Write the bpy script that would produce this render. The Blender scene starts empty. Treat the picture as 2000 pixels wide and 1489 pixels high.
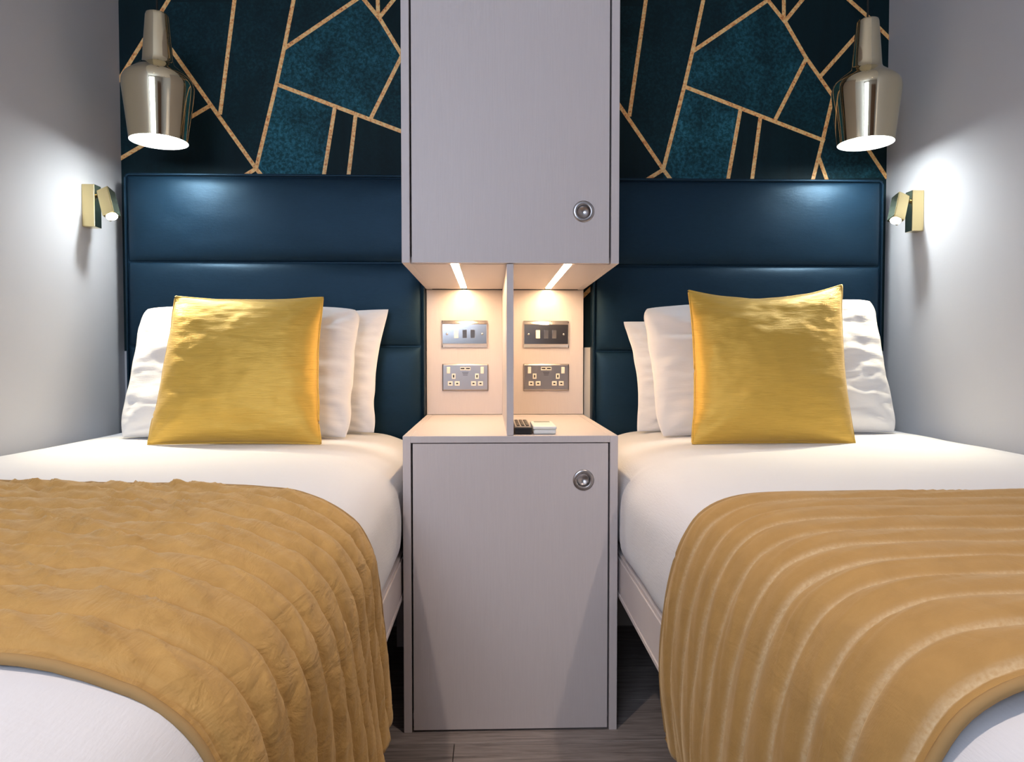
import bpy, bmesh, math, random
import numpy as np
from mathutils import Vector, Matrix

random.seed(7)
SC = bpy.context.scene
COL = SC.collection
PI = math.pi

# ------------------------------------------------------------------ camera
cam_d = bpy.data.cameras.new('camera'); cam = bpy.data.objects.new('camera', cam_d); COL.objects.link(cam)
cam_d.sensor_width = 36.0; cam_d.lens = 36.0 * 1383.0 / 2000.0; cam_d.clip_start = 0.02
cam.location = (0, 0, 0.877)
cam.rotation_euler = (math.radians(90 - 1.842), 0, math.radians(-1.7395))
SC.camera = cam

# ------------------------------------------------------------------ world, light, exposure
SC.view_settings.view_transform = 'Standard'; SC.view_settings.look = 'None'
SC.view_settings.gamma = 1.0; SC.view_settings.use_curve_mapping = False
SC.view_settings.exposure = 0.0
W = bpy.data.worlds.new('sky'); SC.world = W; W.use_nodes = True
W.node_tree.nodes['Background'].inputs[0].default_value = (0.68, 0.82, 1.0, 1)
W.node_tree.nodes['Background'].inputs[1].default_value = 2.0
DAY = 39.0          # daylight through the window behind the camera
DOWN = 56.0         # each recessed downlight
BULB = 100.0         # pendant bulb emission
READ = 30.0         # reading spot
LED = 98.0          # led strip emission

XL, XR, YW, YF, ZC = -1.168, 1.2955, 2.30, -1.10, 2.45   # room
WIN = (-1.08, -0.12, 1.16, 2.26)

def light(name, kind, loc, power, color, parent=None, rot=(0, 0, 0), **kw):
    d = bpy.data.lights.new(name, kind); d.energy = power; d.color = color
    for k, v in kw.items(): setattr(d, k, v)
    o = bpy.data.objects.new(name, d); COL.objects.link(o); o.location = loc; o.rotation_euler = rot
    if parent: o.parent = parent; o.location = Vector(loc) - parent.location
    return o
light('window_daylight', 'AREA', ((WIN[0]+WIN[1])/2, YF-0.16, (WIN[2]+WIN[3])/2), DAY, (0.69, 0.80, 1.0),
      rot=(PI/2, 0, 0), shape='RECTANGLE', size=WIN[1]-WIN[0], size_y=WIN[3]-WIN[2])

# ------------------------------------------------------------------ numpy noise
_rng = np.random.default_rng(3)
_T = _rng.random((256, 256))
def vn(x, y):
    x = np.asarray(x, float); y = np.asarray(y, float)
    xi = np.floor(x).astype(int); yi = np.floor(y).astype(int); fx = x-xi; fy = y-yi
    fx = fx*fx*fx*(fx*(fx*6-15)+10); fy = fy*fy*fy*(fy*(fy*6-15)+10)
    g = lambda a, b: _T[(a*7+b*3) % 256, (b*11+a*5) % 256]
    return ((g(xi, yi)*(1-fx)+g(xi+1, yi)*fx)*(1-fy)+(g(xi, yi+1)*(1-fx)+g(xi+1, yi+1)*fx)*fy)*2-1
def fbm(x, y, o=3):
    s = 0; a = 1.0
    for k in range(o): s = s+a*vn(x*2**k+17.3*k, y*2**k+9.1*k); a *= .5
    return s

# ------------------------------------------------------------------ materials
def srgb(r, g, b):
    f = lambda c: (c/255/12.92) if c/255 <= .04045 else ((c/255+.055)/1.055)**2.4
    return (f(r), f(g), f(b), 1)
class Mat:
    def __init__(s, name):
        s.m = bpy.data.materials.new(name); s.m.use_nodes = True; s.nt = s.m.node_tree
        s.b = s.nt.nodes['Principled BSDF']; s.out = s.nt.nodes['Material Output']
    def n(s, t, **kw):
        n = s.nt.nodes.new(t)
        for k, v in kw.items(): setattr(n, k, v)
        return n
    def l(s, a, b): s.nt.links.new(a, b)
    def set(s, **kw):
        for k, v in kw.items(): s.b.inputs[k.replace('_', ' ')].default_value = v
        return s
    def coords(s, scale=(1, 1, 1), kind='Object', rot=(0, 0, 0)):
        tc = s.n('ShaderNodeTexCoord'); mp = s.n('ShaderNodeMapping'); mp.inputs['Scale'].default_value = scale
        mp.inputs['Rotation'].default_value = rot
        s.l(tc.outputs[kind], mp.inputs[0]); return mp.outputs[0]
    def noise(s, vec, scale, detail=3, rough=.55, dist=0):
        n = s.n('ShaderNodeTexNoise'); n.inputs['Scale'].default_value = scale; n.inputs['Detail'].default_value = detail
        n.inputs['Roughness'].default_value = rough; n.inputs['Distortion'].default_value = dist
        s.l(vec, n.inputs['Vector']); return n.outputs['Fac']
    def ramp(s, fac, stops):
        r = s.n('ShaderNodeValToRGB'); e = r.color_ramp.elements
        while len(e) < len(stops): e.new(.5)
        for k, (p, c) in enumerate(stops): e[k].position = p; e[k].color = c if len(c) == 4 else (*c, 1)
        s.l(fac, r.inputs[0]); return r.outputs[0]
    def bump(s, fac, strength, dist=.002, prev=None):
        b = s.n('ShaderNodeBump'); b.inputs['Strength'].default_value = strength; b.inputs['Distance'].default_value = dist
        s.l(fac, b.inputs['Height'])
        if prev: s.l(prev, b.inputs['Normal'])
        s.l(b.outputs[0], s.b.inputs['Normal']); return b.outputs[0]
    def mix(s, fac, a, b, mode='MIX'):
        m = s.n('ShaderNodeMix', data_type='RGBA', blend_type=mode)
        for i, v in ((0, fac), (6, a), (7, b)):
            if hasattr(v, 'links'): s.l(v, m.inputs[i])
            else: m.inputs[i].default_value = v
        return m.outputs[2]
    def base(s, c): s.l(c, s.b.inputs['Base Color'])

def plain(name, col, rough=.5, metal=0.0, **kw):
    m = Mat(name).set(Base_Color=col, Roughness=rough, Metallic=metal, **kw)
    v = m.coords(); f = m.noise(v, 90, 2)
    m.bump(f, .04, .001)
    return m.m
def emit(name, col, strength):
    m = Mat(name); m.set(Base_Color=(*col, 1), Emission_Color=(*col, 1), Emission_Strength=strength, Roughness=.4); return m.m

M = {}
def paint(name, col):
    m = Mat(name).set(Roughness=.75); v = m.coords()
    f = m.noise(v, 140, 3); g = m.noise(v, 1.3, 2)
    m.base(m.mix(g, (*[c*.96 for c in col[:3]], 1), col)); m.bump(f, .12, .0015); return m.m
M['wall'] = paint('wall_paint', (0.575, 0.58, 0.61, 1))
M['ceil'] = paint('ceiling_paint', (0.80, 0.80, 0.80, 1))
def laminate(name, col, rough=.42):
    m = Mat(name).set(Roughness=rough); v = m.coords((110, 110, 3.0)); f = m.noise(v, 5, 5, .6, .4)
    m.base(m.mix(f, (*[c*.93 for c in col[:3]], 1), (*[min(1, c*1.06) for c in col[:3]], 1)))
    m.bump(f, .26, .0012); return m.m
M['lam'] = laminate('pale_grey_woodgrain_laminate', (0.61, 0.545, 0.53, 1))
M['dark_gap'] = plain('dark_void', (0.01, 0.01, 0.01, 1), .8)
M['skirt'] = plain('cream_board', (0.68, 0.62, 0.55, 1), .6)
def leather():
    m = Mat('navy_leather').set(Roughness=.46, Specular_Tint=(0.42, 0.72, 1.0, 1)); m.b.inputs['Specular IOR Level'].default_value = .38; v = m.coords(); a = m.n('ShaderNodeTexVoronoi'); a.inputs['Scale'].default_value = 420
    m.l(v, a.inputs['Vector']); f = m.noise(m.coords((1, 1, 3)), 60, 3)
    m.base(m.mix(f, (0.0035, 0.012, 0.023, 1), (0.0055, 0.020, 0.039, 1)))
    p = m.bump(a.outputs['Distance'], .12, .0006); m.bump(f, .12, .002, p); return m.m
M['leather'] = leather()
def brass(name, col, rough):
    m = Mat(name).set(Base_Color=col, Metallic=1.0, Roughness=rough); f = m.noise(m.coords(), 30, 2); m.bump(f, .01, .001); return m.m
M['brass'] = brass('pale_polished_brass', (0.90, 0.81, 0.58, 1), .07)
M['brass2'] = brass('satin_brass', (0.62, 0.50, 0.26, 1), .22)
M['chrome'] = brass('brushed_chrome', (0.72, 0.71, 0.70, 1), .14)
M['steel'] = brass('brushed_steel', (0.44, 0.41, 0.40, 1), .30)
M['white_in'] = plain('white_enamel', (0.85, 0.83, 0.76, 1), .5)
M['cord'] = plain('black_cord', (0.012, 0.012, 0.012, 1), .5)
M['bulb'] = emit('bulb_glow', (0.92, 0.98, 1.0), BULB)
M['lens'] = emit('reading_lens_glow', (1.0, 0.93, 0.78), 30)
M['led'] = emit('led_glow', (1.0, 0.70, 0.40), LED)
M['down'] = emit('downlight_lens', (1.0, 0.88, 0.74), 6)
M['cream'] = plain('cream_plastic', (0.80, 0.74, 0.64, 1), .35)
M['black'] = plain('black_plastic', (0.012, 0.011, 0.011, 1), .32)
M['button'] = plain('grey_rubber', (0.30, 0.26, 0.24, 1), .5)
M['whitepl'] = plain('white_plastic', (0.78, 0.79, 0.76, 1), .35)
M['lcd'] = plain('grey_display', (0.42, 0.44, 0.36, 1), .2)
M['print'] = plain('dark_print', (0.05, 0.045, 0.04, 1), .6)
M['door'] = laminate('brown_door', (0.16, 0.09, 0.06, 1), .5)
M['white_frame'] = plain('white_frame_paint', (0.75, 0.76, 0.78, 1), .4)
def glass():
    m = Mat('window_glass'); t = m.n('ShaderNodeBsdfTransparent'); g = m.n('ShaderNodeBsdfGlossy'); g.inputs['Roughness'].default_value = .02
    x = m.n('ShaderNodeMixShader'); x.inputs[0].default_value = .06
    m.l(t.outputs[0], x.inputs[1]); m.l(g.outputs[0], x.inputs[2]); m.l(x.outputs[0], m.out.inputs[0]); return m.m
M['glass'] = glass()
def cotton(name, col, seed):
    m = Mat(name).set(Roughness=.85); m.set(Sheen_Weight=.15); v = m.coords((1, 1, 1))
    w = m.noise(m.coords((22, 22, 240)), 2.2, 4); f = m.noise(v, 9+seed, 4, .6, .5)
    m.set(Base_Color=col); p = m.bump(w, .26, .0016); m.bump(f, .20, .006, p); return m.m
M['sheet'] = cotton('white_cotton_sheet', (0.665, 0.67, 0.70, 1), 0)
M['pillow'] = cotton('white_cotton_pillowcase', (0.71, 0.71, 0.735, 1), 3)
def silk():
    m = Mat('gold_crinkled_silk').set(Roughness=.40, Metallic=.35); m.set(Sheen_Weight=.2)
    w = m.noise(m.coords((14, 14, 330)), 1.6, 4, .65, .3); f = m.noise(m.coords((8, 8, 40)), 2.0, 3)
    m.base(m.mix(w, (0.54, 0.315, 0.040, 1), (0.78, 0.50, 0.085, 1)))
    p = m.bump(w, .42, .0022); m.bump(f, .28, .004, p); return m.m
M['silk'] = silk()
def velvet(name, lo, hi, stitch_sheen, amt, crumple):
    m = Mat(name).set(Roughness=.72); m.set(Sheen_Weight=.35, Sheen_Roughness=.4, Sheen_Tint=(1.0, .8, .5, 1))
    f = m.noise(m.coords((1, 1, 1)), 26, 5, .65, .6); g = m.noise(m.coords((90, 300, 90)), 3, 3)
    at = m.n('ShaderNodeAttribute', attribute_name='stitch_sheen')
    br = m.noise(m.coords((1, 1, 1)), 260, 2)
    mm = m.n('ShaderNodeMath', operation='MULTIPLY'); m.l(at.outputs['Fac'], mm.inputs[0]); m.l(br, mm.inputs[1])
    m2 = m.n('ShaderNodeMath', operation='MULTIPLY'); m.l(mm.outputs[0], m2.inputs[0]); m2.inputs[1].default_value = amt
    m.base(m.mix(m2.outputs[0], m.mix(f, lo, hi), stitch_sheen))  # seam rows: thread tone on the left runner, painted nap sheen on the right
    cr = m.noise(m.coords((30, 9, 30), rot=(0, 0, .5)), 1.0, 4, .55, .7)
    p = m.bump(g, .2, .0012); p = m.bump(f, .15, .003, p); m.bump(cr, crumple, .012, p); return m.m
M['quiltL'] = velvet('mustard_linen_quilting', (0.29, 0.155, 0.036, 1), (0.54, 0.32, 0.095, 1), (0.5, 0.3, 0.1, 1), .4, .48)
M['quiltR'] = velvet('mustard_velvet_quilting', (0.31, 0.170, 0.045, 1), (0.45, 0.258, 0.078, 1), (0.66, 0.52, 0.33, 1), 1.05, .16)
M['binding'] = plain('brown_gold_binding', (0.33, 0.20, 0.075, 1), .8)
def paper():
    m = Mat('teal_printed_wallpaper').set(Roughness=.6); m.b.inputs['Specular IOR Level'].default_value = .15
    at = m.n('ShaderNodeAttribute', attribute_name='tone')
    v = m.coords(); a = m.noise(v, 5.5, 6, .62, .6); b = m.noise(v, 95, 4, .7, .4); s = m.noise(m.coords((14, 1, 1.4)), 2.4, 4)
    blot = m.ramp(a, [(.40, (0, 0, 0)), (.66, (1, 1, 1))]); spk = m.ramp(b, [(.42, (0, 0, 0)), (.66, (1, 1, 1))])
    c0 = m.mix(s, (0.0025, 0.008, 0.012, 1), (0.005, 0.024, 0.030, 1))
    c1 = m.mix(spk, (0.008, 0.055, 0.070, 1), (0.032, 0.180, 0.255, 1))
    k = m.n('ShaderNodeMath', operation='MULTIPLY'); m.l(blot, k.inputs[0]); k.inputs[1].default_value = .75
    k2 = m.n('ShaderNodeMath', operation='ADD'); m.l(k.outputs[0], k2.inputs[0]); k2.inputs[1].default_value = .30
    k3 = m.n('ShaderNodeMath', operation='MULTIPLY'); m.l(k2.outputs[0], k3.inputs[0]); m.l(at.outputs['Fac'], k3.inputs[1])
    m.base(m.mix(k3.outputs[0], c0, c1)); return m.m
M['paper'] = paper()
def goldline():
    m = Mat('copper_gold_foil_print').set(Roughness=.5, Metallic=0.0); v = m.coords(); f = m.noise(v, 120, 4, .7)
    m.base(m.ramp(f, [(.34, srgb(205, 112, 58)), (.46, srgb(252, 188, 115)), (.66, srgb(255, 226, 160))])); return m.m
M['gold'] = goldline()
def wood():
    m = Mat('grey_brown_plank').set(Roughness=.45); v = m.coords((2.5, 46, 46)); f = m.noise(v, 3, 6, .65, .8)
    oi = m.n('ShaderNodeObjectInfo')
    c = m.ramp(f, [(.30, (0.14, 0.115, 0.104)), (.55, (0.29, 0.245, 0.222)), (.75, (0.40, 0.34, 0.31))])
    hv = m.n('ShaderNodeHueSaturation'); m.l(c, hv.inputs['Color']); mr = m.n('ShaderNodeMapRange')
    mr.inputs[3].default_value = .8; mr.inputs[4].default_value = 1.15; m.l(oi.outputs['Random'], mr.inputs[0]); m.l(mr.outputs[0], hv.inputs['Value'])
    m.base(hv.outputs[0]); m.bump(f, .25, .001); return m.m
M['plank'] = wood()

# ------------------------------------------------------------------ object helpers
def tag(o, label=None, cat=None, group=None, kind=None):
    if label: o['label'] = label
    if cat: o['category'] = cat
    if group: o['group'] = group
    if kind: o['kind'] = kind
    return o
def thing(name, loc, label, cat, group=None):
    o = bpy.data.objects.new(name, None); COL.objects.link(o); o.location = loc; o.empty_display_size = .05
    return tag(o, label, cat, group)
def root_loc(p):
    v = Vector((0, 0, 0))
    while p is not None: v += p.location; p = p.parent
    return v
def mesh(name, verts, faces, mat, parent=None, smooth=False, origin=None, attrs=None, mats=None, midx=None):
    org = root_loc(parent) if parent else Vector(origin or (0, 0, 0))
    V = np.asarray(verts, float)-np.array(org)
    me = bpy.data.meshes.new(name); me.from_pydata(V.tolist(), [], [list(map(int, f)) for f in faces])
    for mm in (mats or [mat]): me.materials.append(mm)
    if midx is not None: me.polygons.foreach_set('material_index', midx)
    if smooth: me.polygons.foreach_set('use_smooth', [True]*len(me.polygons))
    if attrs:
        for k, a in attrs.items():
            at = me.attributes.new(k, 'FLOAT', 'POINT'); at.data.foreach_set('value', np.asarray(a, np.float32))
    me.update(); bm = bmesh.new(); bm.from_mesh(me); bmesh.ops.recalc_face_normals(bm, faces=bm.faces); bm.to_mesh(me); bm.free()
    o = bpy.data.objects.new(name, me); COL.objects.link(o)
    if parent: o.parent = parent
    else: o.location = org
    return o
def bm_obj(name, bm, mat, parent=None, origin=None, smooth=False):
    org = root_loc(parent) if parent else Vector(origin or (0, 0, 0))
    bmesh.ops.translate(bm, verts=bm.verts, vec=-org)
    me = bpy.data.meshes.new(name); bm.to_mesh(me); bm.free(); me.materials.append(mat)
    if smooth:
        me.polygons.foreach_set('use_smooth', [True]*len(me.polygons))
    o = bpy.data.objects.new(name, me); COL.objects.link(o)
    if parent: o.parent = parent
    else: o.location = org
    return o
def add_box(bm, lo, hi, bev=0, seg=2):
    r = bmesh.ops.create_cube(bm, size=1); vs = r['verts']
    for v in vs: v.co = Vector([lo[i]+(v.co[i]+.5)*(hi[i]-lo[i]) for i in range(3)])
    if bev > 0:
        es = list({e for v in vs for e in v.link_edges})
        bmesh.ops.bevel(bm, geom=es, offset=bev, segments=seg, affect='EDGES', profile=.5)
def box(name, lo, hi, mat, parent=None, bev=.001, seg=2, origin=None, xf=None):
    bm = bmesh.new(); add_box(bm, lo, hi, bev, seg)
    if xf: bmesh.ops.transform(bm, matrix=xf, verts=bm.verts)
    if not parent and origin is None: origin = ((lo[0]+hi[0])/2, (lo[1]+hi[1])/2, lo[2])
    return bm_obj(name, bm, mat, parent, origin)
def boxes(name, lst, mat, parent=None, bev=0, origin=None):
    bm = bmesh.new()
    for lo, hi in lst: add_box(bm, lo, hi, bev)
    return bm_obj(name, bm, mat, parent, origin)
def lathe(name, prof, c, mat, parent=None, n=64, axis='Z', smooth=True):
    V = []; F = []
    for (r, h) in prof:
        for k in range(n):
            a = 2*PI*k/n; p = (r*math.cos(a), r*math.sin(a), h)
            if axis == 'Y': p = (p[0], -p[2], p[1])
            if axis == 'X': p = (p[2], p[0], p[1])
            V.append((c[0]+p[0], c[1]+p[1], c[2]+p[2]))
    for i in range(len(prof)-1):
        for k in range(n):
            k2 = (k+1) % n; F.append((i*n+k, i*n+k2, (i+1)*n+k2, (i+1)*n+k))
    if prof[0][0] > 1e-6 and False: pass
    return mesh(name, V, F, mat, parent, smooth, origin=c)
def tube(name, pts, r, mat, parent=None, n=10, closed=False):
    P = [Vector(p) for p in pts]; V = []; F = []; N = len(P)
    up = Vector((0, 0, 1))
    for i, p in enumerate(P):
        a = P[(i-1) % N] if (closed or i > 0) else P[i]; b = P[(i+1) % N] if (closed or i < N-1) else P[i]
        t = (b-a).normalized(); ref = up if abs(t.dot(up)) < .95 else Vector((0, 1, 0))
        s = t.cross(ref).normalized(); u = s.cross(t)
        for k in range(n):
            an = 2*PI*k/n; V.append(p+s*(r*math.cos(an))+u*(r*math.sin(an)))
    for i in range(N if closed else N-1):
        j = (i+1) % N
        for k in range(n):
            k2 = (k+1) % n; F.append((i*n+k, i*n+k2, j*n+k2, j*n+k))
    if not closed: F += [tuple(range(n))[::-1], tuple((N-1)*n+k for k in range(n))]
    return mesh(name, V, F, mat, parent, True, origin=pts[0])
def structure(o, label, cat): return tag(o, label, cat, None, 'structure')

# ================================================================== ROOM
fl = box('floor', (XL, YF, -.06), (XR, YW, -.004), M['dark_gap'], bev=0); structure(fl, 'grey brown wooden plank floor seen between the two beds', 'floor')
PW = .192; y = YF; row = 0; base_plank = {}
while y < YW-.001:
    y1 = min(y+PW, YW); x = XL - (.37*(row*.618 % 1)+.1)*1.2
    while x < XR:
        a = max(x, XL); b = min(x+1.22, XR)
        if b-a > .02: box('plank', (a+.0008, y+.0008, -.004), (b-.0008, y1-.0008, 0), M['plank'], fl, bev=.0006, seg=1)
        x += 1.22
    y = y1; row += 1
structure(box('ceiling', (XL-.1, YF-.1, ZC), (XR+.1, YW+.1, ZC+.08), M['ceil'], bev=0), 'plain white painted ceiling above the beds', 'ceiling')
structure(box('wall_left', (XL-.1, YF-.1, -.06), (XL, YW+.1, ZC), M['wall'], bev=0), 'pale grey painted wall beside the left bed', 'wall')
structure(box('wall_right', (XR, YF-.1, -.06), (XR+.1, YW+.1, ZC), M['wall'], bev=0), 'pale grey painted wall beside the right bed', 'wall')
wb = structure(box('wall_back', (XL, YW, -.06), (XR, YW+.1, ZC), M['wall'], bev=0), 'back wall with dark teal wallpaper crossed by gold lines', 'wall')
DX = (.36, 1.14, 2.02)
wf = structure(boxes('wall_front', [((XL, YF-.1, -.06), (WIN[0], YF, ZC)), ((WIN[0], YF-.1, -.06), (WIN[1], YF, WIN[2])), ((WIN[0], YF-.1, WIN[3]), (WIN[1], YF, ZC)),
      ((WIN[1], YF-.1, -.06), (DX[0], YF, ZC)), ((DX[0], YF-.1, DX[2]), (DX[1], YF, ZC)), ((DX[1], YF-.1, -.06), (XR, YF, ZC)), ((DX[0], YF-.1, -.06), (DX[1], YF-.06, DX[2]))], M['wall']),
      'pale grey wall with the window and brown door behind the viewer', 'wall')
wn = bpy.data.objects.new('window_1', None); COL.objects.link(wn); wn.location = ((WIN[0]+WIN[1])/2, YF-.05, WIN[2]); structure(wn, 'white framed window letting in daylight', 'window')
xm = (WIN[0]+WIN[1])/2
boxes('window_frame', [((WIN[0], YF-.08, WIN[2]), (WIN[0]+.05, YF-.02, WIN[3])), ((WIN[1]-.05, YF-.08, WIN[2]), (WIN[1], YF-.02, WIN[3])), ((WIN[0]+.05, YF-.08, WIN[2]), (WIN[1]-.05, YF-.02, WIN[2]+.05)),
      ((WIN[0]+.05, YF-.08, WIN[3]-.05), (WIN[1]-.05, YF-.02, WIN[3])), ((xm-.03, YF-.08, WIN[2]+.05), (xm+.03, YF-.02, WIN[3]-.05))], M['white_frame'], wn)
for a, b in ((WIN[0]+.05, xm-.03), (xm+.03, WIN[1]-.05)): box('pane', (a, YF-.055, WIN[2]+.05), (b, YF-.05, WIN[3]-.05), M['glass'], wn, bev=0)
dr = bpy.data.objects.new('door_1', None); COL.objects.link(dr); dr.location = ((DX[0]+DX[1])/2, YF-.03, 0); structure(dr, 'brown wooden room door beside the window', 'door')
box('door_leaf', (DX[0]+.005, YF-.055, .006), (DX[1]-.005, YF-.012, DX[2]-.005), M['door'], dr, bev=.002)
tube('door_handle', [(DX[0]+.07, YF-.012, 1.0), (DX[0]+.07, YF+.045, 1.0), (DX[0]+.19, YF+.045, 1.0)], .009, M['steel'], dr)

# wallpaper print on the back wall
P = 1.305
segs = [[(.5, 2.028), (.449, 1.661)], [(.243, 1.938), (.559, 1.489), (.583, 1.458)], [(.686, 2.031), (.653, 1.871), (.627, 1.757), (.56, 1.489)], [(.654, 1.867), (.895, 2.032)],
 [(.895, 2.034), (.956, 1.961), (1.022, 1.853), (1.112, 1.731), (1.295, 1.469)], [(.948, 2.035), (.949, 1.97)], [(.953, 1.967), (1.009, 2.036)], [(.627, 1.754), (1.085, 1.586)],
 [(1.022, 1.845), (.925, 1.652)], [(.81, 1.682), (.772, 1.459)], [(.875, 1.653), (.851, 1.46)], [(1.113, 1.725), (1.085, 1.601), (1.052, 1.462)], [(1.07, 1.531), (1.096, 1.462)],
 [(1.073, 1.794), (1.233, 1.975)], [(1.161, 2.038), (1.227, 1.983), (1.299, 1.915)], [(.562, 1.489), (.51, 1.457)],
 [(.289, 2.005), (.133, 1.758)], [(.416, 1.683), (.129, 1.512)], [(.28, 1.058), (.345, 1.122)], [(.133, 1.758), (-.01, 1.600)], [(.129, 1.512), (-.01, 1.469)]]
# printed lines run on above the frame
segs += [[(.5, 2.028), (.558, 2.45)], [(.686, 2.031), (.78, 2.45)], [(.948, 2.035), (.946, 2.45)], [(1.009, 2.036), (1.345, 2.45)], [(1.161, 2.038), (.946, 2.217)], [(.895, 2.034), (.76, 2.36)], [(.289, 2.005), (.558, 2.43)]]
cells = [(.80, [(.654, 1.867), (.895, 2.032), (.956, 1.961), (1.022, 1.85), (.925, 1.654), (.627, 1.754)]),
 (1.25, [(.627, 1.754), (.81, 1.682), (.772, 1.459), (.56, 1.459), (.56, 1.489)]),
 (.18, [(.5, 2.028), (.686, 2.031), (.627, 1.757), (.56, 1.489), (.449, 1.661)]),
 (.05, [(.875, 1.653), (1.085, 1.586), (1.052, 1.462), (.851, 1.46)]),
 (.40, [(1.085, 1.586), (1.113, 1.725), (1.295, 1.469), (1.093, 1.462), (1.07, 1.531)]),
 (.42, [(1.022, 1.845), (1.112, 1.728), (1.085, 1.589), (.925, 1.654)]),
 (.30, [(.686, 2.031), (.895, 2.034), (.654, 1.869)]),
 (.20, [(.289, 2.005), (.496, 2.009), (.446, 1.65), (.244, 1.938)]), (.10, [(.133, 1.758), (.244, 1.935), (.416, 1.683), (.129, 1.512)])]
V = []; F = []; tone = []; mi = []
def wp_poly(pts, yy, t, k):
    b = len(V)
    for (x, z) in pts: V.append((x, yy, z)); tone.append(t)
    F.append(tuple(range(b, b+len(pts)))); mi.append(k)
wp_poly([(XL, .90), (XR, .90), (XR, ZC), (XL, ZC)], YW-.0006, .03, 0)
def clip(pts, x0, x1):
    for s, lim in ((1, x0), (-1, -x1)):
        out = []
        for i in range(len(pts)):
            a, b = pts[i-1], pts[i]; ia = s*a[0] >= lim; ib = s*b[0] >= lim
            if ia != ib:
                t = (s*lim-a[0])/(b[0]-a[0]); out.append((s*lim, a[1]+t*(b[1]-a[1])))
            if ib: out.append(b)
        pts = out
        if len(pts) < 3: return []
    return pts
for k in (-1, 0):
    dz = -.007 if k else 0
    for t, c in cells:
        q = clip([(x+P*k, z+dz) for x, z in c], XL, XR)
        if q: wp_poly(q, YW-.0009, t, 0)
    for s in segs:
        for (a, b) in zip(s[:-1], s[1:]):
            a = Vector((a[0]+P*k, a[1]+dz)); b = Vector((b[0]+P*k, b[1]+dz)); d = (b-a).normalized(); n = Vector((-d.y, d.x))*.0062
            a2 = a-d*.004; b2 = b+d*.004
            q = clip([tuple(a2-n), tuple(b2-n), tuple(b2+n), tuple(a2+n)], XL, XR)
            if q: wp_poly([(x, min(z, ZC)) for x, z in q], YW-.0012-.00002*len(F), 0, 1)
mesh('wallpaper', V, F, None, wb, attrs={'tone': tone}, mats=[M['paper'], M['gold']], midx=mi)
structure(box('trim_1', (.302, YW-.018, 0), (.50, YW-.0015, .912), M['skirt'], bev=.001), 'cream board on the wall in the gap beside the right headboard', 'trim')

# ================================================================== CABINETS
CX0, CX1, CY0, CY1 = -.203, .297, 1.636, 2.262
TH = .0185
def handle(door, cx, cz, yf):
    h = lathe('pull_rim', [(.0155, -.0005), (.0158, .0022), (.0175, .003), (.0225, .0026), (.0248, .001), (.0250, -.0005)], (cx, yf, cz), M['steel'], door, 40, 'Y')
    c = lathe('pull_cup', [(.0155, .0006), (.0150, -.006), (.012, -.0105), (.0002, -.0115)], (cx, yf, cz), M['steel'], door, 40, 'Y')
    return h
def door_panel(name, x0, x1, z0, z1, y0, y1, parent, hc):
    """door slab with a round recess bored for the finger pull"""
    n = 40; V = []; F = []; cx, cz = hc; r = .0157
    ring = [(cx+r*math.cos(2*PI*k/n), cz+r*math.sin(2*PI*k/n)) for k in range(n)]
    out = []
    for k in range(n):
        dx, dz = ring[k][0]-cx, ring[k][1]-cz
        t = min([((x1-cx)/dx if dx > 1e-9 else (x0-cx)/dx if dx < -1e-9 else 1e9), ((z1-cz)/dz if dz > 1e-9 else (z0-cz)/dz if dz < -1e-9 else 1e9)])
        out.append((cx+dx*t, cz+dz*t))
    for (x, z) in ring: V.append((x, y0, z))
    for (x, z) in out: V.append((x, y0, z))
    for (x, z) in ring: V.append((x, y0+.013, z))
    for k in range(n):
        k2 = (k+1) % n; F.append((k, k2, n+k2, n+k)); F.append((2*n+k, 2*n+k2, k2, k))
    F.append(tuple(range(2*n, 3*n)))
    cor = [(x0, z0), (x1, z0), (x1, z1), (x0, z1)]; b = len(V)
    for (x, z) in cor: V.append((x, y0, z))
    for (x, z) in cor: V.append((x, y1, z))
    for i in range(4):
        j = (i+1) % 4; F.append((b+i, b+j, b+4+j, b+4+i))
    F.append((b+4, b+5, b+6, b+7))
    # fill the four corners of the face beyond the fan
    def side(p):
        return 0 if abs(p[1]-z0) < 1e-6 else 1 if abs(p[0]-x1) < 1e-6 else 2 if abs(p[1]-z1) < 1e-6 else 3
    for k in range(n):
        k2 = (k+1) % n; s1, s2 = side(out[k]), side(out[k2])
        if s1 != s2:
            c = {frozenset((0, 1)): 1, frozenset((1, 2)): 2, frozenset((2, 3)): 3, frozenset((3, 0)): 0}[frozenset((s1, s2))]
            F.append((n+k, n+k2, b+c))
    d = mesh(name, V, F, M['lam'], parent); handle(d, cx, cz, y0)
    return d
def carcass(t, z0, z1):
    box('side_panel', (CX0, CY0, z0), (CX0+TH, CY1, z1), M['lam'], t)
    box('side_panel', (CX1-TH, CY0, z0), (CX1, CY1, z1), M['lam'], t)
    box('top_panel', (CX0+TH, CY0+.0005, z1-.016), (CX1-TH, CY1, z1), M['lam'], t)
lc = thing('bedside_cabinet', ((CX0+CX1)/2, (CY0+CY1)/2, 0), 'pale grey lower cabinet standing on the floor between the beds', 'cabinet')
carcass(lc, 0, .697)
box('plinth', (CX0+TH, CY0+.03, 0), (CX1-TH, CY0+.045, .02), M['lam'], lc)
box('bottom_panel', (CX0+TH, CY0+.022, .02), (CX1-TH, CY1, .036), M['lam'], lc)
box('back_panel', (CX0+TH, CY1-.012, .036), (CX1-TH, CY1, .681), M['lam'], lc)
door_panel('door', CX0+TH+.0045, CX1-TH-.0045, .006, .679, CY0+.001, CY0+.019, lc, (.2165, .593))
box('niche_back', (CX0, CY1-.002, .698), (CX1, CY1+.014, 1.0945), M['lam'], lc)
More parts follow.
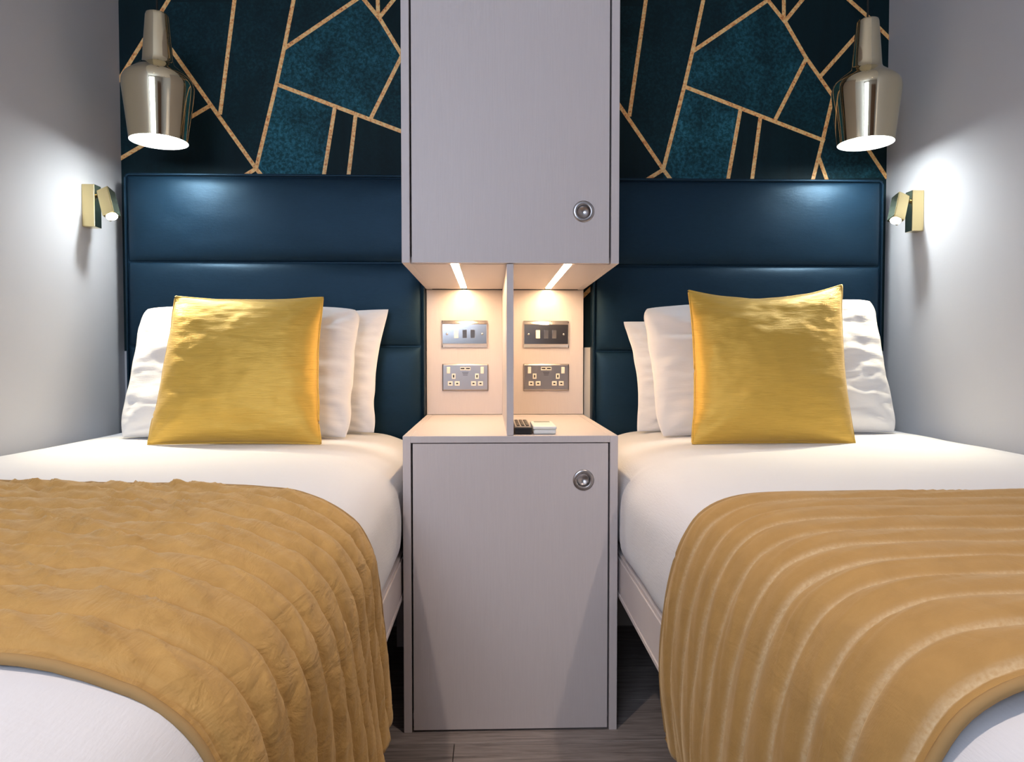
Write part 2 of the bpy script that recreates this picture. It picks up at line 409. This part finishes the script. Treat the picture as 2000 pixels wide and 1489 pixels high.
box('divider', (.0375, CY0+.003, .6975), (.0535, CY1-.003, 1.0945), M['lam'], lc)
uc = thing('wall_cabinet', ((CX0+CX1)/2, (CY0+CY1)/2, 1.0955), 'pale grey upper cabinet hung between the two headboards', 'cabinet')
carcass(uc, 1.0955, 2.20)
box('back_panel', (CX0+TH, CY1-.012, 1.112), (CX1-TH, CY1, 2.18), M['lam'], uc)
LX = (-.083, .181)
bx0, bx1 = CX0+TH, CX1-TH; by0, by1 = CY0+.0215, CY1-.012
edges = [bx0, LX[0]-.0095, LX[0]+.0095, LX[1]-.0095, LX[1]+.0095, bx1]
boxes('bottom_panel', [((edges[0], by0, 1.0958), (edges[1], by1, 1.112)), ((edges[2], by0, 1.0958), (edges[3], by1, 1.112)), ((edges[4], by0, 1.0958), (edges[5], by1, 1.112))], M['lam'], uc)
for x in LX:
    s = box('led_channel', (x-.0093, by0+.001, 1.104), (x+.0093, by1-.001, 1.1118), M['steel'], uc, bev=0)
    box('led_diffuser', (x-.0075, by0+.002, 1.0962), (x+.0075, by1-.018, 1.1035), M['led'], s, bev=.0008)
door_panel('door', CX0+TH+.0045, CX1-TH-.0045, 1.0965, 2.19, CY0+.001, CY0+.019, uc, (.2148, 1.215))

# ------------------------------------------------------------------ switches and sockets
YB = CY1-.002
def plate(name, x0, x1, z0, z1, parent, mat, curve):
    """face plate with rolled top and bottom edges"""
    prof = [(0, 0), (0, .004), (.0025, .0065)] + ([(.010, .0080), (.0125, .0100)] if curve else [(.004, .0075)])
    h = z1-z0; zs = [(z0+a, d) for a, d in prof]+[(z1-a, d) for a, d in prof[::-1]]
    V = []; F = []; xs = [(x0, 0, 0), (x0, 1, .6), (x0+.003, 1, 1), (x1-.003, 1, 1), (x1, 1, .6), (x1, 0, 0)]
    for (x, kk, s) in xs:
        for (z, d) in zs: V.append((x, YB-d*s, z))
    n = len(zs)
    for i in range(len(xs)-1):
        for j in range(n-1): F.append((i*n+j, (i+1)*n+j, (i+1)*n+j+1, i*n+j+1))
    return mesh(name, V, F, mat, parent)
def switch(x0, z0, label, first):
    x1, z1 = x0+.1455, z0+.0865; c = (x0+x1)/2; zc = (z0+z1)/2
    t = thing('light_switch', (c, YB, z0), label, 'light switch', 'chrome wall plates in the niche')
    plate('plate', x0, x1, z0, z1, t, M['chrome'], True); yf = YB-.0100
    for k, dx in enumerate((-.0265, 0, .0255)):
        x = c+dx
        V = [(x-.0068, yf+.001, zc-.013), (x+.0068, yf+.001, zc-.013), (x+.0068, yf+.001, zc+.014), (x-.0068, yf+.001, zc+.014),
             (x-.0064, yf-(.0042 if k == 0 else .0015), zc-.0125), (x+.0064, yf-(.0042 if k == 0 else .0015), zc-.0125), (x+.0064, yf-(.0015 if k == 0 else .0042), zc+.0135), (x-.0064, yf-(.0015 if k == 0 else .0042), zc+.0135)]
        o = mesh('rocker', V, [(4, 5, 6, 7), (0, 1, 5, 4), (1, 2, 6, 5), (2, 3, 7, 6), (3, 0, 4, 7)], M['cream'] if k == 0 else M['chrome'], t)
        if k == 0: o['label'] = 'cream rocker'
    for dx in (-.056, .056): lathe('screw', [(.0036, -.0005), (.0036, .0008), (.0025, .0014), (.0001, .0014)], (c+dx, yf, zc), M['steel'], t, 16, 'Y')
def socket(x0, z0, label):
    x1, z1 = x0+.146, z0+.0855; c = (x0+x1)/2; zc = (z0+z1)/2
    t = thing('power_socket', (c, YB, z0), label, 'power socket', 'chrome wall plates in the niche')
    plate('plate', x0, x1, z0, z1, t, M['steel'], False); yf = YB-.0075
    for s in (-1, 1):
        box('rocker', (c+s*.0535-.0055, yf-.003, zc+.012), (c+s*.0535+.0055, yf+.001, zc+.0335), M['cream'], t, bev=.0012)
        cx = c+s*.037
        for k, (dx, dz, w, h) in enumerate(((0, .0035, .0060, .0085), (-.011, -.0195, .0078, .0072), (.0112, -.0195, .0078, .0072))):
            p = box('pin_surround', (cx+dx-w, yf-.0008, zc+dz-h), (cx+dx+w, yf+.001, zc+dz+h), M['cream'], t, bev=.0009, seg=2)
            hw, hh = ((.0021, .0042) if k == 0 else (.0034, .0021))
            box('pin_hole', (cx+dx-hw, yf-.0012, zc+dz-hh), (cx+dx+hw, yf+.0005, zc+dz+hh), M['black'], p, bev=0)
    for s in (-1, 1):
        u = box('usb_port', (c+s*.0085-.008, yf-.0008, zc+.0225), (c+s*.0085+.008, yf+.001, zc+.033), M['cream'], t, bev=.0006)
        box('usb_slot', (c+s*.0085-.006, yf-.0012, zc+.0262), (c+s*.0085+.006, yf+.0005, zc+.0300), M['black'], u, bev=0)
    for k, w in enumerate((.010, .0085, .0075)):
        box('marking', (c-w, yf-.0003, zc+.0155-k*.0045), (c+w, yf+.0003, zc+.0168-k*.0045), M['print'], t, bev=0)
switch(-.1545, .9105, 'chrome triple light switch left of the niche divider, above a socket', True)
switch(.1045, .9095, 'chrome triple light switch right of the niche divider, above a socket', False)
socket(-.1530, .7735, 'steel double power socket left of the niche divider, below a switch')
socket(.1045, .7735, 'steel double power socket right of the niche divider, below a switch')

# ------------------------------------------------------------------ remotes
ZS = .6975
rt = thing('remote_control', (.077, 1.76, ZS), 'black remote control lying against the niche divider', 'remote')
box('body', (.0565, 1.662, ZS), (.0975, 1.86, ZS+.017), M['black'], rt, bev=.003)
box('faceplate', (.0585, 1.668, ZS+.0165), (.0955, 1.855, ZS+.0182), M['button'], rt, bev=.0008)
for i in range(9):
    for j in range(3):
        cx = .066+j*.011; cy = 1.684+i*.018
        box('button', (cx-.0038, cy-.0055, ZS+.018), (cx+.0038, cy+.0055, ZS+.0205), M['black'], rt, bev=.001)
rt = thing('remote_control', (.128, 1.74, ZS), 'white remote control lying beside the black remote on the shelf', 'remote')
box('body', (.1015, 1.664, ZS), (.1555, 1.80, ZS+.011), M['whitepl'], rt, bev=.004, seg=3)
box('cover', (.1005, 1.663, ZS+.0112), (.1565, 1.805, ZS+.019), M['whitepl'], rt, bev=.003, seg=3)
box('display', (.109, 1.765, ZS+.0186), (.149, 1.795, ZS+.0194), M['lcd'], rt, bev=0)

# ================================================================== HEADBOARDS
def headboard(name, x0, x1, zs, label):
    yf = 2.222; t = thing(name, ((x0+x1)/2, 2.26, .30), label, 'headboard')
    box('backing_board', (x0, yf, .30), (x1, YW-.02, zs[0]), M['leather'], t, bev=.006, seg=3)
    ins = .0095
    zz = list(zs)
    for i in range(3):
        zt = zz[i]-(ins if i == 0 else .0015); zb = zz[i+1]+.0015
        a, b = x0+ins, x1-ins
        nu, nv = 48, 28; U = np.linspace(-1, 1, nu); Vv = np.linspace(-1, 1, nv)
        U = np.sign(U)*(1-(1-np.abs(U))**1.7); Vv = np.sign(Vv)*(1-(1-np.abs(Vv))**1.7)
        uu, vv = np.meshgrid(U, Vv, indexing='ij')
        hh = .013*(1-np.abs(uu)**26)**.5*(1-np.abs(vv)**7)**.5+.008*(1-vv**2)*(1-np.abs(uu)**10)
        hh = hh+.0010*fbm(uu*6+i*9, vv*3, 3)*(1-np.abs(vv)**4)*(1-np.abs(uu)**12)
        X = (a+b)/2+uu*(b-a)/2; Z = (zt+zb)/2+vv*(zt-zb)/2; Y = yf+.001-hh
        VV = np.stack([X, Y, Z], -1).reshape(-1, 3)
        FF = [(i2*nv+j, (i2+1)*nv+j, (i2+1)*nv+j+1, i2*nv+j+1) for i2 in range(nu-1) for j in range(nv-1)]
        mesh('padded_panel', VV, FF, M['leather'], t, True)
    zt = zs[0]-.004
    tube('piping', [(x0+.0045, yf-.003, .32), (x0+.0045, yf-.003, zt-.01), (x0+.008, yf-.003, zt-.003), (x0+.015, yf-.003, zt), (x1-.015, yf-.003, zt), (x1-.008, yf-.003, zt-.003), (x1-.0045, yf-.003, zt-.01), (x1-.0045, yf-.003, .32)], .0042, M['leather'], t, 8)
    return t
headboard('headboard', -1.121, -.2055, (1.444, 1.173, .914, .62), 'dark blue padded leather headboard behind the left bed')
headboard('headboard', .321, 1.243, (1.440, 1.167, .899, .61), 'dark blue padded leather headboard behind the right bed')

# ================================================================== BEDS
def interp_profile(pts, step):
    pts = np.array(pts, float); out = []
    ext = np.vstack([2*pts[0]-pts[1], pts, 2*pts[-1]-pts[-2]])
    for i in range(len(pts)-1):
        p0, p1, p2, p3 = ext[i:i+4]; L = np.linalg.norm(p2-p1); n = max(2, int(L/step))
        for t in np.arange(n)/n:
            # centripetal-like cardinal spline with limited tangents
            m1 = (p2-p0)*(L/max(1e-6, np.linalg.norm(p2-p1)+np.linalg.norm(p1-p0))); m2 = (p3-p1)*(L/max(1e-6, np.linalg.norm(p3-p2)+np.linalg.norm(p2-p1)))
            out.append((2*t**3-3*t**2+1)*p1+(t**3-2*t**2+t)*m1+(-2*t**3+3*t**2)*p2+(t**3-t**2)*m2)
    out.append(pts[-1]); out = np.array(out)
    d = np.r_[0, np.cumsum(np.linalg.norm(np.diff(out, axis=0), axis=1))]; S = np.arange(0, d[-1], step)
    return np.stack([np.interp(S, d, out[:, 0]), np.interp(S, d, out[:, 1])], 1), S
YFOOT, YHEAD = .20, 2.212
def sm(a, b, x): t = np.clip((x-a)/(b-a), 0, 1); return t*t*(3-2*t)
def mattress(xe, sgn, width, bulge, seed, label):
    """sgn=+1: outer edge faces +x.  q = distance inward from the outer edge line."""
    prof = [(width-.05, .400), (width-.012, .412), (width-.003, .45), (width, .52), (width-.004, .60), (width-.02, .640), (width-.06, .654), (width-.15, .657), (width*.5, .658), (.30, .657), (.193, .655), (.157, .652), (.112, .646), (.071, .633), (.045, .620), (.028, .603), (.013, .58), (.005, .55), (.001, .50), (.004, .445), (.016, .418), (.045, .405)]
    pr, S = interp_profile(prof, .012); ns = len(pr)
    ys = np.r_[np.linspace(YFOOT, YFOOT+.10, 14)[:-1], np.arange(YFOOT+.10, YHEAD-.05, .018), np.linspace(YHEAD-.05, YHEAD, 6)]; ny = len(ys)
    q = np.repeat(pr[:, 0][:, None], ny, 1); z = np.repeat(pr[:, 1][:, None], ny, 1); yy = np.repeat(ys[None], ns, 0)
    outer = np.clip((.15-q)/.15, 0, 1)
    q = q-bulge*outer*(1-sm(1.59, 1.632, yy))
    top = sm(.56, .65, z)
    z = z+top*(.0022*fbm(q*4+seed, yy*3.5, 3)+.002*vn(q*1.7+seed, yy*1.5))
    q = q+(1-top)*.003*fbm(z*9+seed, yy*5, 2)*(yy < 1.6)
    # rounded foot and head ends
    for y0, R, s in ((YFOOT, .10, 1), (YHEAD, .05, -1)):
        d = np.clip((yy-y0)*s, 0, R); k = (1-np.sqrt(np.clip(1-(1-d/R)**2, 0, 1)))
        zc = .53; z = z-(z-zc)*k*(R/.13)*.9; q = q+(np.where(q < width/2, 1, -1))*k*R*.35
    X = xe-sgn*q; V = np.stack([X, yy, z], -1).reshape(-1, 3)
    F = [(i*ny+j, (i+1)*ny+j, (i+1)*ny+j+1, i*ny+j+1) for i in range(ns-1) for j in range(ny-1)]
    F += [tuple(i*ny for i in range(ns)), tuple(i*ny+ny-1 for i in range(ns))[::-1]]
    F += [((ns-1)*ny+j, 0*ny+j, 0*ny+j+1, (ns-1)*ny+j+1) for j in range(ny-1)]
    o = mesh('mattress', V, F, M['sheet'], None, True, origin=(xe-sgn*width/2, (YFOOT+YHEAD)/2, .40))
    return tag(o, label, 'mattress')
def bed_frame(xe, sgn, xw, label):
    t = thing('single_bed', ((xe+xw)/2, (YFOOT+YHEAD)/2, 0), label, 'bed')
    def bx(name, xa, xb, y0, y1, z0, z1, bev=.0015, parent=t):
        return box(name, (min(xa, xb), y0, z0), (max(xa, xb), y1, z1), M['lam'], parent, bev)
    r = bx('side_rail', xe-sgn*.003, xe-sgn*.024, YFOOT, YHEAD, .322, .402)
    bx('rail_lip', xe-sgn*.001, xe-sgn*.026, YFOOT, YHEAD, .312, .3215, .001, r)
    bx('rail_cap', xe-sgn*.006, xe-sgn*.030, YFOOT, YHEAD, .4025, .4105, .001, r)
    bx('side_rail', xw, xw+sgn*.024, YFOOT, YHEAD, .322, .402)
    bx('foot_rail', xe-sgn*.025, xw+sgn*.025, YFOOT, YFOOT+.022, .322, .402)
    bx('head_rail', xe-sgn*.025, xw+sgn*.025, YHEAD-.022, YHEAD, .322, .402)
    for x, d in ((xe-sgn*.03, -sgn), (xw+sgn*.03, sgn)):
        for yy in (YFOOT+.03, YHEAD-.08): bx('leg', x, x+d*.05, yy, yy+.05, 0, .322)
    for k in range(12):
        yy = YFOOT+.10+k*.155; bx('slat', xe-sgn*.03, xw+sgn*.03, yy, yy+.07, .375, .39, 0)
    return t
bed_frame(-.2055, 1, XL+.006, 'pale grey bed frame under the left mattress')
bed_frame(.3005, -1, XR-.006, 'pale grey bed frame under the right mattress')
mattress(-.2095, 1, abs(XL+.004+.2095), .010, 3.1, 'mattress in white fitted sheet on the left bed')
mattress(.3045, -1, XR-.004-.3045, .013, 8.7, 'mattress in white fitted sheet on the right bed')

def quilt(xe, sgn, prof, yfront, yback, nch, seed, wrinkle, mat, label, xfreq, slant, width):
    pr, S = interp_profile(prof, .0062); ns = len(S); nv = nch*18
    vt = np.linspace(0, 1, nv)
    q0 = pr[:, 0]; z0 = pr[:, 1]; tq = np.gradient(q0, S); tz = np.gradient(z0, S); nl = np.hypot(tq, tz); nq, nz = -tz/nl, tq/nl   # normal
    if nz[0] < 0: nq, nz = -nq, -nz
    SS, VV = np.meshgrid(S, vt, indexing='ij')
    b = .022   # hem strip either side (share of the width)
    c = (VV-b)/(1-2*b)*nch; fr = c-np.floor(c); ch = np.floor(c)
    inside = (VV > b) & (VV < 1-b)
    prof_c = np.where(inside, np.abs(np.sin(PI*fr))**.42, .3)
    H = .0125*prof_c
    seam = np.where(inside, np.exp(-(np.minimum(fr, 1-fr)/.07)**2), 0)
    n1 = fbm(SS*xfreq+fr*slant+ch*7.7+seed, fr*1.6+ch*3.3+SS*4, 3)
    n2 = np.exp(-(vn(SS*xfreq*.62+fr*slant*.8+ch*5.1+.5*n1, fr*.9+ch*2.2+seed)/.22)**2)
    n3 = vn(SS*xfreq*2.4+ch*3.3, fr*1.5+seed)*np.exp(-(np.minimum(fr, 1-fr)/.28)**2)
    topw = np.clip(1-(SS-.72)/.30, .30, 1) if wrinkle > .002 else 1
    H = H+wrinkle*(n1*.55+n2*1.0-.45+n3*.5)*prof_c**.6*topw+.0014*fbm(SS*9+seed, VV*7, 2)
    low = .0020*vn(SS*3+seed, VV*3)+.006
    yf, yb = yfront(q0)[:, None], yback(q0)[:, None]
    Yc = yf+(yb-yf)*VV+.004*vn(SS*5+ch, VV*3+seed)*VV
    hang = np.clip((.56-z0)/.27, 0, 1)[:, None]
    sway = hang*(.006*np.sin(VV*9+seed)+.008*vn(VV*5+seed, SS*2))
    def layer(off):
        Q = q0[:, None]+nq[:, None]*off-sway; Z = z0[:, None]+nz[:, None]*off
        Z = Z+hang*.006*vn(VV*8, SS*0+seed)
        return np.stack([xe-sgn*Q, Yc, Z], -1).reshape(-1, 3)
    A = layer(H-.011+.0025); B = layer(np.zeros_like(H)-.0105)
    V = np.vstack([A, B]); N = ns*nv
    F = []
    for i in range(ns-1):
        for j in range(nv-1):
            a = i*nv+j; F.append((a, a+nv, a+nv+1, a+1)); F.append((N+a, N+a+1, N+a+nv+1, N+a+nv))
    per = [(i*nv, (i+1)*nv) for i in range(ns-1)]+[((ns-1)*nv+j, (ns-1)*nv+j+1) for j in range(nv-1)]+[(i*nv+nv-1, (i-1)*nv+nv-1) for i in range(ns-1, 0, -1)]+[(j, j-1) for j in range(nv-1, 0, -1)]
    F += [(a, b2, N+b2, N+a) for a, b2 in per]
    t = thing('bed_runner', (xe-sgn*width/2, float(yfront(0.3)+yback(0.3))/2, .66), label, 'quilt', 'quilted bed runners')
    st = np.concatenate([seam.reshape(-1), np.zeros(N)])
    mesh('quilting', V, F, mat, t, True, attrs={'stitch_sheen': st})
    mid = (A+B)/2
    loop = [mid[i*nv] for i in range(0, ns, 2)]+[mid[(ns-1)*nv+j] for j in range(0, nv, 3)]+[mid[i*nv+nv-1] for i in range(ns-1, -1, -2)]
    tube('binding', [tuple(p) for p in loop], .0045, M['binding'], t, 8)
wl = abs(XL+.2095); wr_ = XR-.3045
quilt(-.207, 1, [(.93, .662), (.80, .668), (.5, .669), (.25, .668), (.16, .665), (.11, .658), (.068, .643), (.040, .629), (.012, .605), (-.006, .576), (-.020, .538), (-.034, .441), (-.049, .285)],
      lambda q: .525+0*np.asarray(q), lambda q: 1.185+.12*np.clip(np.asarray(q)-.1, -.05, 1), 10, 2.3, .0066, M['quiltL'],
      'crumpled mustard quilted runner draped over the left bed', 40, 2.6, wl)
quilt(.305, -1, [(.93, .664), (.80, .669), (.5, .669), (.25, .670), (.15, .669), (.09, .665), (.05, .654), (.020, .635), (0, .609), (-.018, .568), (-.034, .50), (-.043, .39), (-.038, .275)],
      lambda q: .475+0*np.asarray(q), lambda q: 1.10+.02*np.clip(np.asarray(q), 0, 1), 10, 9.4, .0018, M['quiltR'],
      'smooth mustard velvet runner with pale nap sheen painted along its seams on the right bed', 12, 2.5, wr_)

# ================================================================== PILLOWS AND CUSHIONS
def cushion(name, label, cat, corners, Tf, Tb, conc, mat, seed, wr, group, seam=None, n=84, pw=2.3, fold=1.0, rnd=0):
    """corners BL, BR, TR, TL; conc = pull-in of (bottom, right, top, left) edges"""
    C = [np.array(c, float) for c in corners]
    g = np.linspace(-1, 1, n); g = np.sign(g)*(1-(1-np.abs(g))**1.35)
    u, v = np.meshgrid(g, g, indexing='ij')
    cb, cr, ct, cl = conc
    ue = u*(1-np.where(u > 0, cr, cl)*(1-v**2)*np.abs(u)**3); ve = v*(1-np.where(v > 0, ct, cb)*(1-u**2)*np.abs(v)**3)
    rr = 1-rnd*(u*v)**6; ue = ue*rr; ve = np.where(v > 0, ve*rr, ve)
    # uneven edges
    ue = ue+.010*vn(v*4+seed, u*.5+seed)*np.abs(u)**4; ve = ve+.010*vn(u*4+seed*2, v*.5)*np.abs(v)**4*(v > 0)
    a, b = (ue+1)/2, (ve+1)/2
    Pm = (C[0][None, None]*((1-a)*(1-b))[..., None]+C[1]*(a*(1-b))[..., None]+C[2]*(a*b)[..., None]+C[3]*((1-a)*b)[..., None])
    nrm = np.cross(C[1]-C[0], C[3]-C[0]); nrm = nrm/np.linalg.norm(nrm)
    if nrm[1] > 0: nrm = -nrm
    h = ((1-np.abs(u)**pw)*(1-np.abs(v+.0)**pw)); h = np.clip(h, 0, 1)**.55*(1-.12*v)
    w = np.zeros_like(u)
    for k, (su, sv) in enumerate(((-1, -1), (1, -1), (1, 1), (-1, 1))):
        du, dv = (u-su)*su*-1, (v-sv)*sv*-1; r = np.hypot(du, dv)+1e-4; th = np.arctan2(dv, du)
        w += np.exp(-((r-.38)/.30)**2)*np.sin(th*9+seed*3+k*2+1.3*vn(r*3+k, th*2+seed))*fold
    n1 = fbm(u*2.6+seed, v*3.4+seed*1.7, 3); n2 = fbm(u*3+v*2+seed, v*9+seed, 3)
    edge = np.clip(h*1.6, 0, 1)
    disp = wr*(w*.55+n1*.9+n2*.5)*edge
    A = Pm+nrm*(h*Tf+disp)[..., None]; B = Pm-nrm*(h*Tb-.35*disp)[..., None]
    # stop sagging below the bed surface
    zmin = min(c[2] for c in C)-.002
    for L in (A, B): L[..., 2] = np.maximum(L[..., 2], zmin)
    V = np.vstack([A.reshape(-1, 3), B.reshape(-1, 3)]); N = n*n; F = []
    for i in range(n-1):
        for j in range(n-1):
            k = i*n+j; F.append((k, k+n, k+n+1, k+1)); F.append((N+k, N+k+1, N+k+n+1, N+k+n))
    ring = [i*n for i in range(n)]+[(n-1)*n+j for j in range(1, n)]+[i*n+n-1 for i in range(n-2, -1, -1)]+[j for j in range(n-2, 0, -1)]
    for k in range(len(ring)):
        p, q = ring[k], ring[(k+1) % len(ring)]; F.append((p, N+p, N+q, q))
    base = tuple(np.mean(C, 0)[:2])+(zmin,)
    if seam:
        t = thing(name, base, label, cat, group); mesh('cover', V, F, mat, t, True)
        tube('seam', [tuple(V[p]) for p in ring[::2]], seam, mat, t, 6, True)
        return t
    o = mesh(name, V, F, mat, None, True, origin=base); return tag(o, label, cat, group)
PL = 'white pillows against the headboards'; CU = 'gold scatter cushions'
cushion('pillow', 'white pillow directly behind the gold cushion on the left bed', 'pillow', [(-1.030, 1.975, .659), (-.382, 1.955, .659), (-.372, 2.075, 1.027), (-1.008, 2.085, 1.030)], .050, .040, (.02, .03, .02, .03), M['pillow'], 1.7, .0055, PL, None, pw=4.0, rnd=.055)
cushion('pillow', 'white pillow resting on the headboard, rearmost on the left bed', 'pillow', [(-.985, 2.085, .659), (-.334, 2.085, .659), (-.303, 2.165, 1.029), (-.970, 2.165, 1.015)], .034, .030, (.02, .07, .05, .03), M['pillow'], 4.2, .0045, PL, None, pw=3.2, rnd=.02)
cushion('pillow', 'white pillow directly behind the gold cushion on the right bed', 'pillow', [(.462, 1.955, .659), (1.190, 2.020, .661), (1.144, 2.085, 1.058), (.438, 2.065, 1.031)], .050, .038, (.02, .03, .02, .03), M['pillow'], 6.6, .0055, PL, None, pw=4.0, rnd=.055)
cushion('pillow', 'white pillow resting on the headboard, rearmost on the right bed', 'pillow', [(.430, 2.090, .659), (1.150, 2.110, .659), (1.105, 2.170, 1.00), (.402, 2.165, .992)], .030, .028, (.02, .04, .03, .07), M['pillow'], 8.1, .0045, PL, None, pw=3.2, rnd=.02)
cushion('cushion', 'square gold silk cushion leaning on the pillows of the left bed', 'cushion', [(-.872, 1.822, .659), (-.434, 1.815, .659), (-.452, 1.93, 1.042), (-.843, 1.93, 1.043)], .058, .032, (.015, .045, .055, .03), M['silk'], 2.9, .0030, CU, .0028, pw=2.4, fold=.7)
cushion('cushion', 'square gold silk cushion with pointed ears leaning on the pillows of the right bed', 'cushion', [(.517, 1.795, .658), (.938, 1.79, .658), (.970, 1.935, 1.079), (.541, 1.925, 1.062)], .058, .032, (.015, .06, .15, .05), M['silk'], 5.3, .0030, CU, .0028, pw=2.4, fold=.7)

# ================================================================== LAMPS
def pendant(x, y, zb, label):
    t = thing('pendant_lamp', (x, y, zb), label, 'lamp', 'brass pendant lamps')
    o = [(.0765, 0), (.0770, .002), (.0800, .030), (.0862, .085), (.0915, .128), (.0938, .150), (.0936, .160), (.0910, .170), (.0850, .180), (.0700, .193), (.0530, .206), (.0440, .214), (.0405, .222), (.0395, .232), (.0370, .270), (.0320, .335), (.0308, .350), (.0295, .354), (.0080, .356)]
    pr = np.array(o); pr2, S = interp_profile(o[:-2], .006)
    prof = [tuple(p) for p in pr2]+o[-2:]
    sh = lathe('shade', prof, (x, y, zb), M['brass'], t, 72)
    inn = [(.0765, 0), (.0748, .0012), (.0780, .030), (.0840, .085), (.0905, .150), (.080, .172), (.045, .195), (.012, .205)]
    lathe('shade_lining', inn, (x, y, zb), M['white_in'], sh, 72)
    b = [(.0001, -.012), (.014, -.009), (.024, -.001), (.029, .010), (.029, .020), (.024, .038), (.016, .055), (.013, .075), (.0001, .076)]
    lathe('bulb', b, (x, y, zb+.006), M['bulb'], t, 32)
    lathe('bulb_holder', [(.018, .081), (.018, .14), (.013, .19), (.0001, .19)], (x, y, zb), M['white_in'], t, 24)
    light('pendant_beam', 'SPOT', (x, y, zb-.009), 9.0, (0.90, 0.98, 1.0), t, spot_size=math.radians(155), spot_blend=.9, shadow_soft_size=.02)
    tube('cord', [(x, y, zb+.352), (x, y, zb+.6), (x, y, ZC-.02)], .0028, M['cord'], t, 8)
    lathe('ceiling_rose', [(.0001, -.03), (.03, -.028), (.045, -.015), (.048, 0)], (x, y, ZC-.0005), M['brass'], t, 40)
    return t
pendant(-.935, 2.05, 1.488, 'polished brass pendant lamp hanging over the left bed')
pendant(1.100, 2.065, 1.506, 'polished brass pendant lamp hanging over the right bed')

def reading(wx, s, y0, z0, piv, ax, label):
    """wx wall plane, s = +1 towards the room"""
    t = thing('reading_lamp', (wx, y0+.017, z0), label, 'lamp', 'brass wall reading lamps')
    xa, xb = sorted((wx+s*.0006, wx+s*.037)); box('mounting_box', (xa, y0, z0), (xb, y0+.036, z0+.121), M['brass2'], t, bev=.0015)
    A = Vector(ax).normalized(); pv = Vector(piv)
    tube('swivel_joint', [(wx+s*.036, y0+.018, z0+.092), tuple(pv+A*.022)], .0062, M['chrome'], t, 16)
    # head box along A
    zx = -A; xx = Vector((0, 1, 0)).cross(zx).normalized(); yy = zx.cross(xx)
    R = Matrix((xx, yy, zx)).transposed().to_4x4(); L = .092
    Tm = Matrix.Translation(pv+A*(L/2))@R
    h = box('head', (-.0175, -.0175, -L/2), (.0175, .0175, L/2), M['brass2'], t, bev=.002, xf=Tm)
    Tl = Matrix.Translation(pv+A*(L+.0006))@R
    bm = bmesh.new(); bmesh.ops.create_cone(bm, cap_ends=True, segments=28, radius1=.0145, radius2=.0155, depth=.003); bmesh.ops.transform(bm, matrix=Tl, verts=bm.verts)
    bm_obj('lens', bm, M['lens'], h)
    lp = pv+A*(L+.006)
    q = A.to_track_quat('-Z', 'Y').to_euler()
    light('reading_spot', 'SPOT', lp, READ, (1.0, 0.84, 0.54), t, q, spot_size=math.radians(70), spot_blend=.9, shadow_soft_size=.012)
reading(XL, 1, 2.075, 1.254, (-1.108, 2.092, 1.358), (.36, -.36, -.83), 'small brass reading lamp on the wall beside the left headboard')
reading(XR, -1, 2.092, 1.258, (1.234, 2.110, 1.363), (-.36, -.36, -.83), 'small brass reading lamp on the wall beside the right headboard')

def downlight(x, y, label):
    t = thing('downlight', (x, y, ZC), label, 'ceiling light', 'ceiling downlights')
    lathe('trim_ring', [(.032, -.001), (.032, -.004), (.044, -.006), (.047, -.001)], (x, y, ZC), M['chrome'], t, 40)
    lathe('lens', [(.0001, -.002), (.032, -.002)], (x, y, ZC), M['down'], t, 40)
    light('downlight_beam', 'SPOT', (x, y, ZC-.012), DOWN, (1.0, 0.82, 0.69), t, spot_size=math.radians(88), spot_blend=.5, shadow_soft_size=.03)
downlight(-.58, .45, 'recessed ceiling downlight above the foot of the left bed')
downlight(.80, .45, 'recessed ceiling downlight above the foot of the right bed')
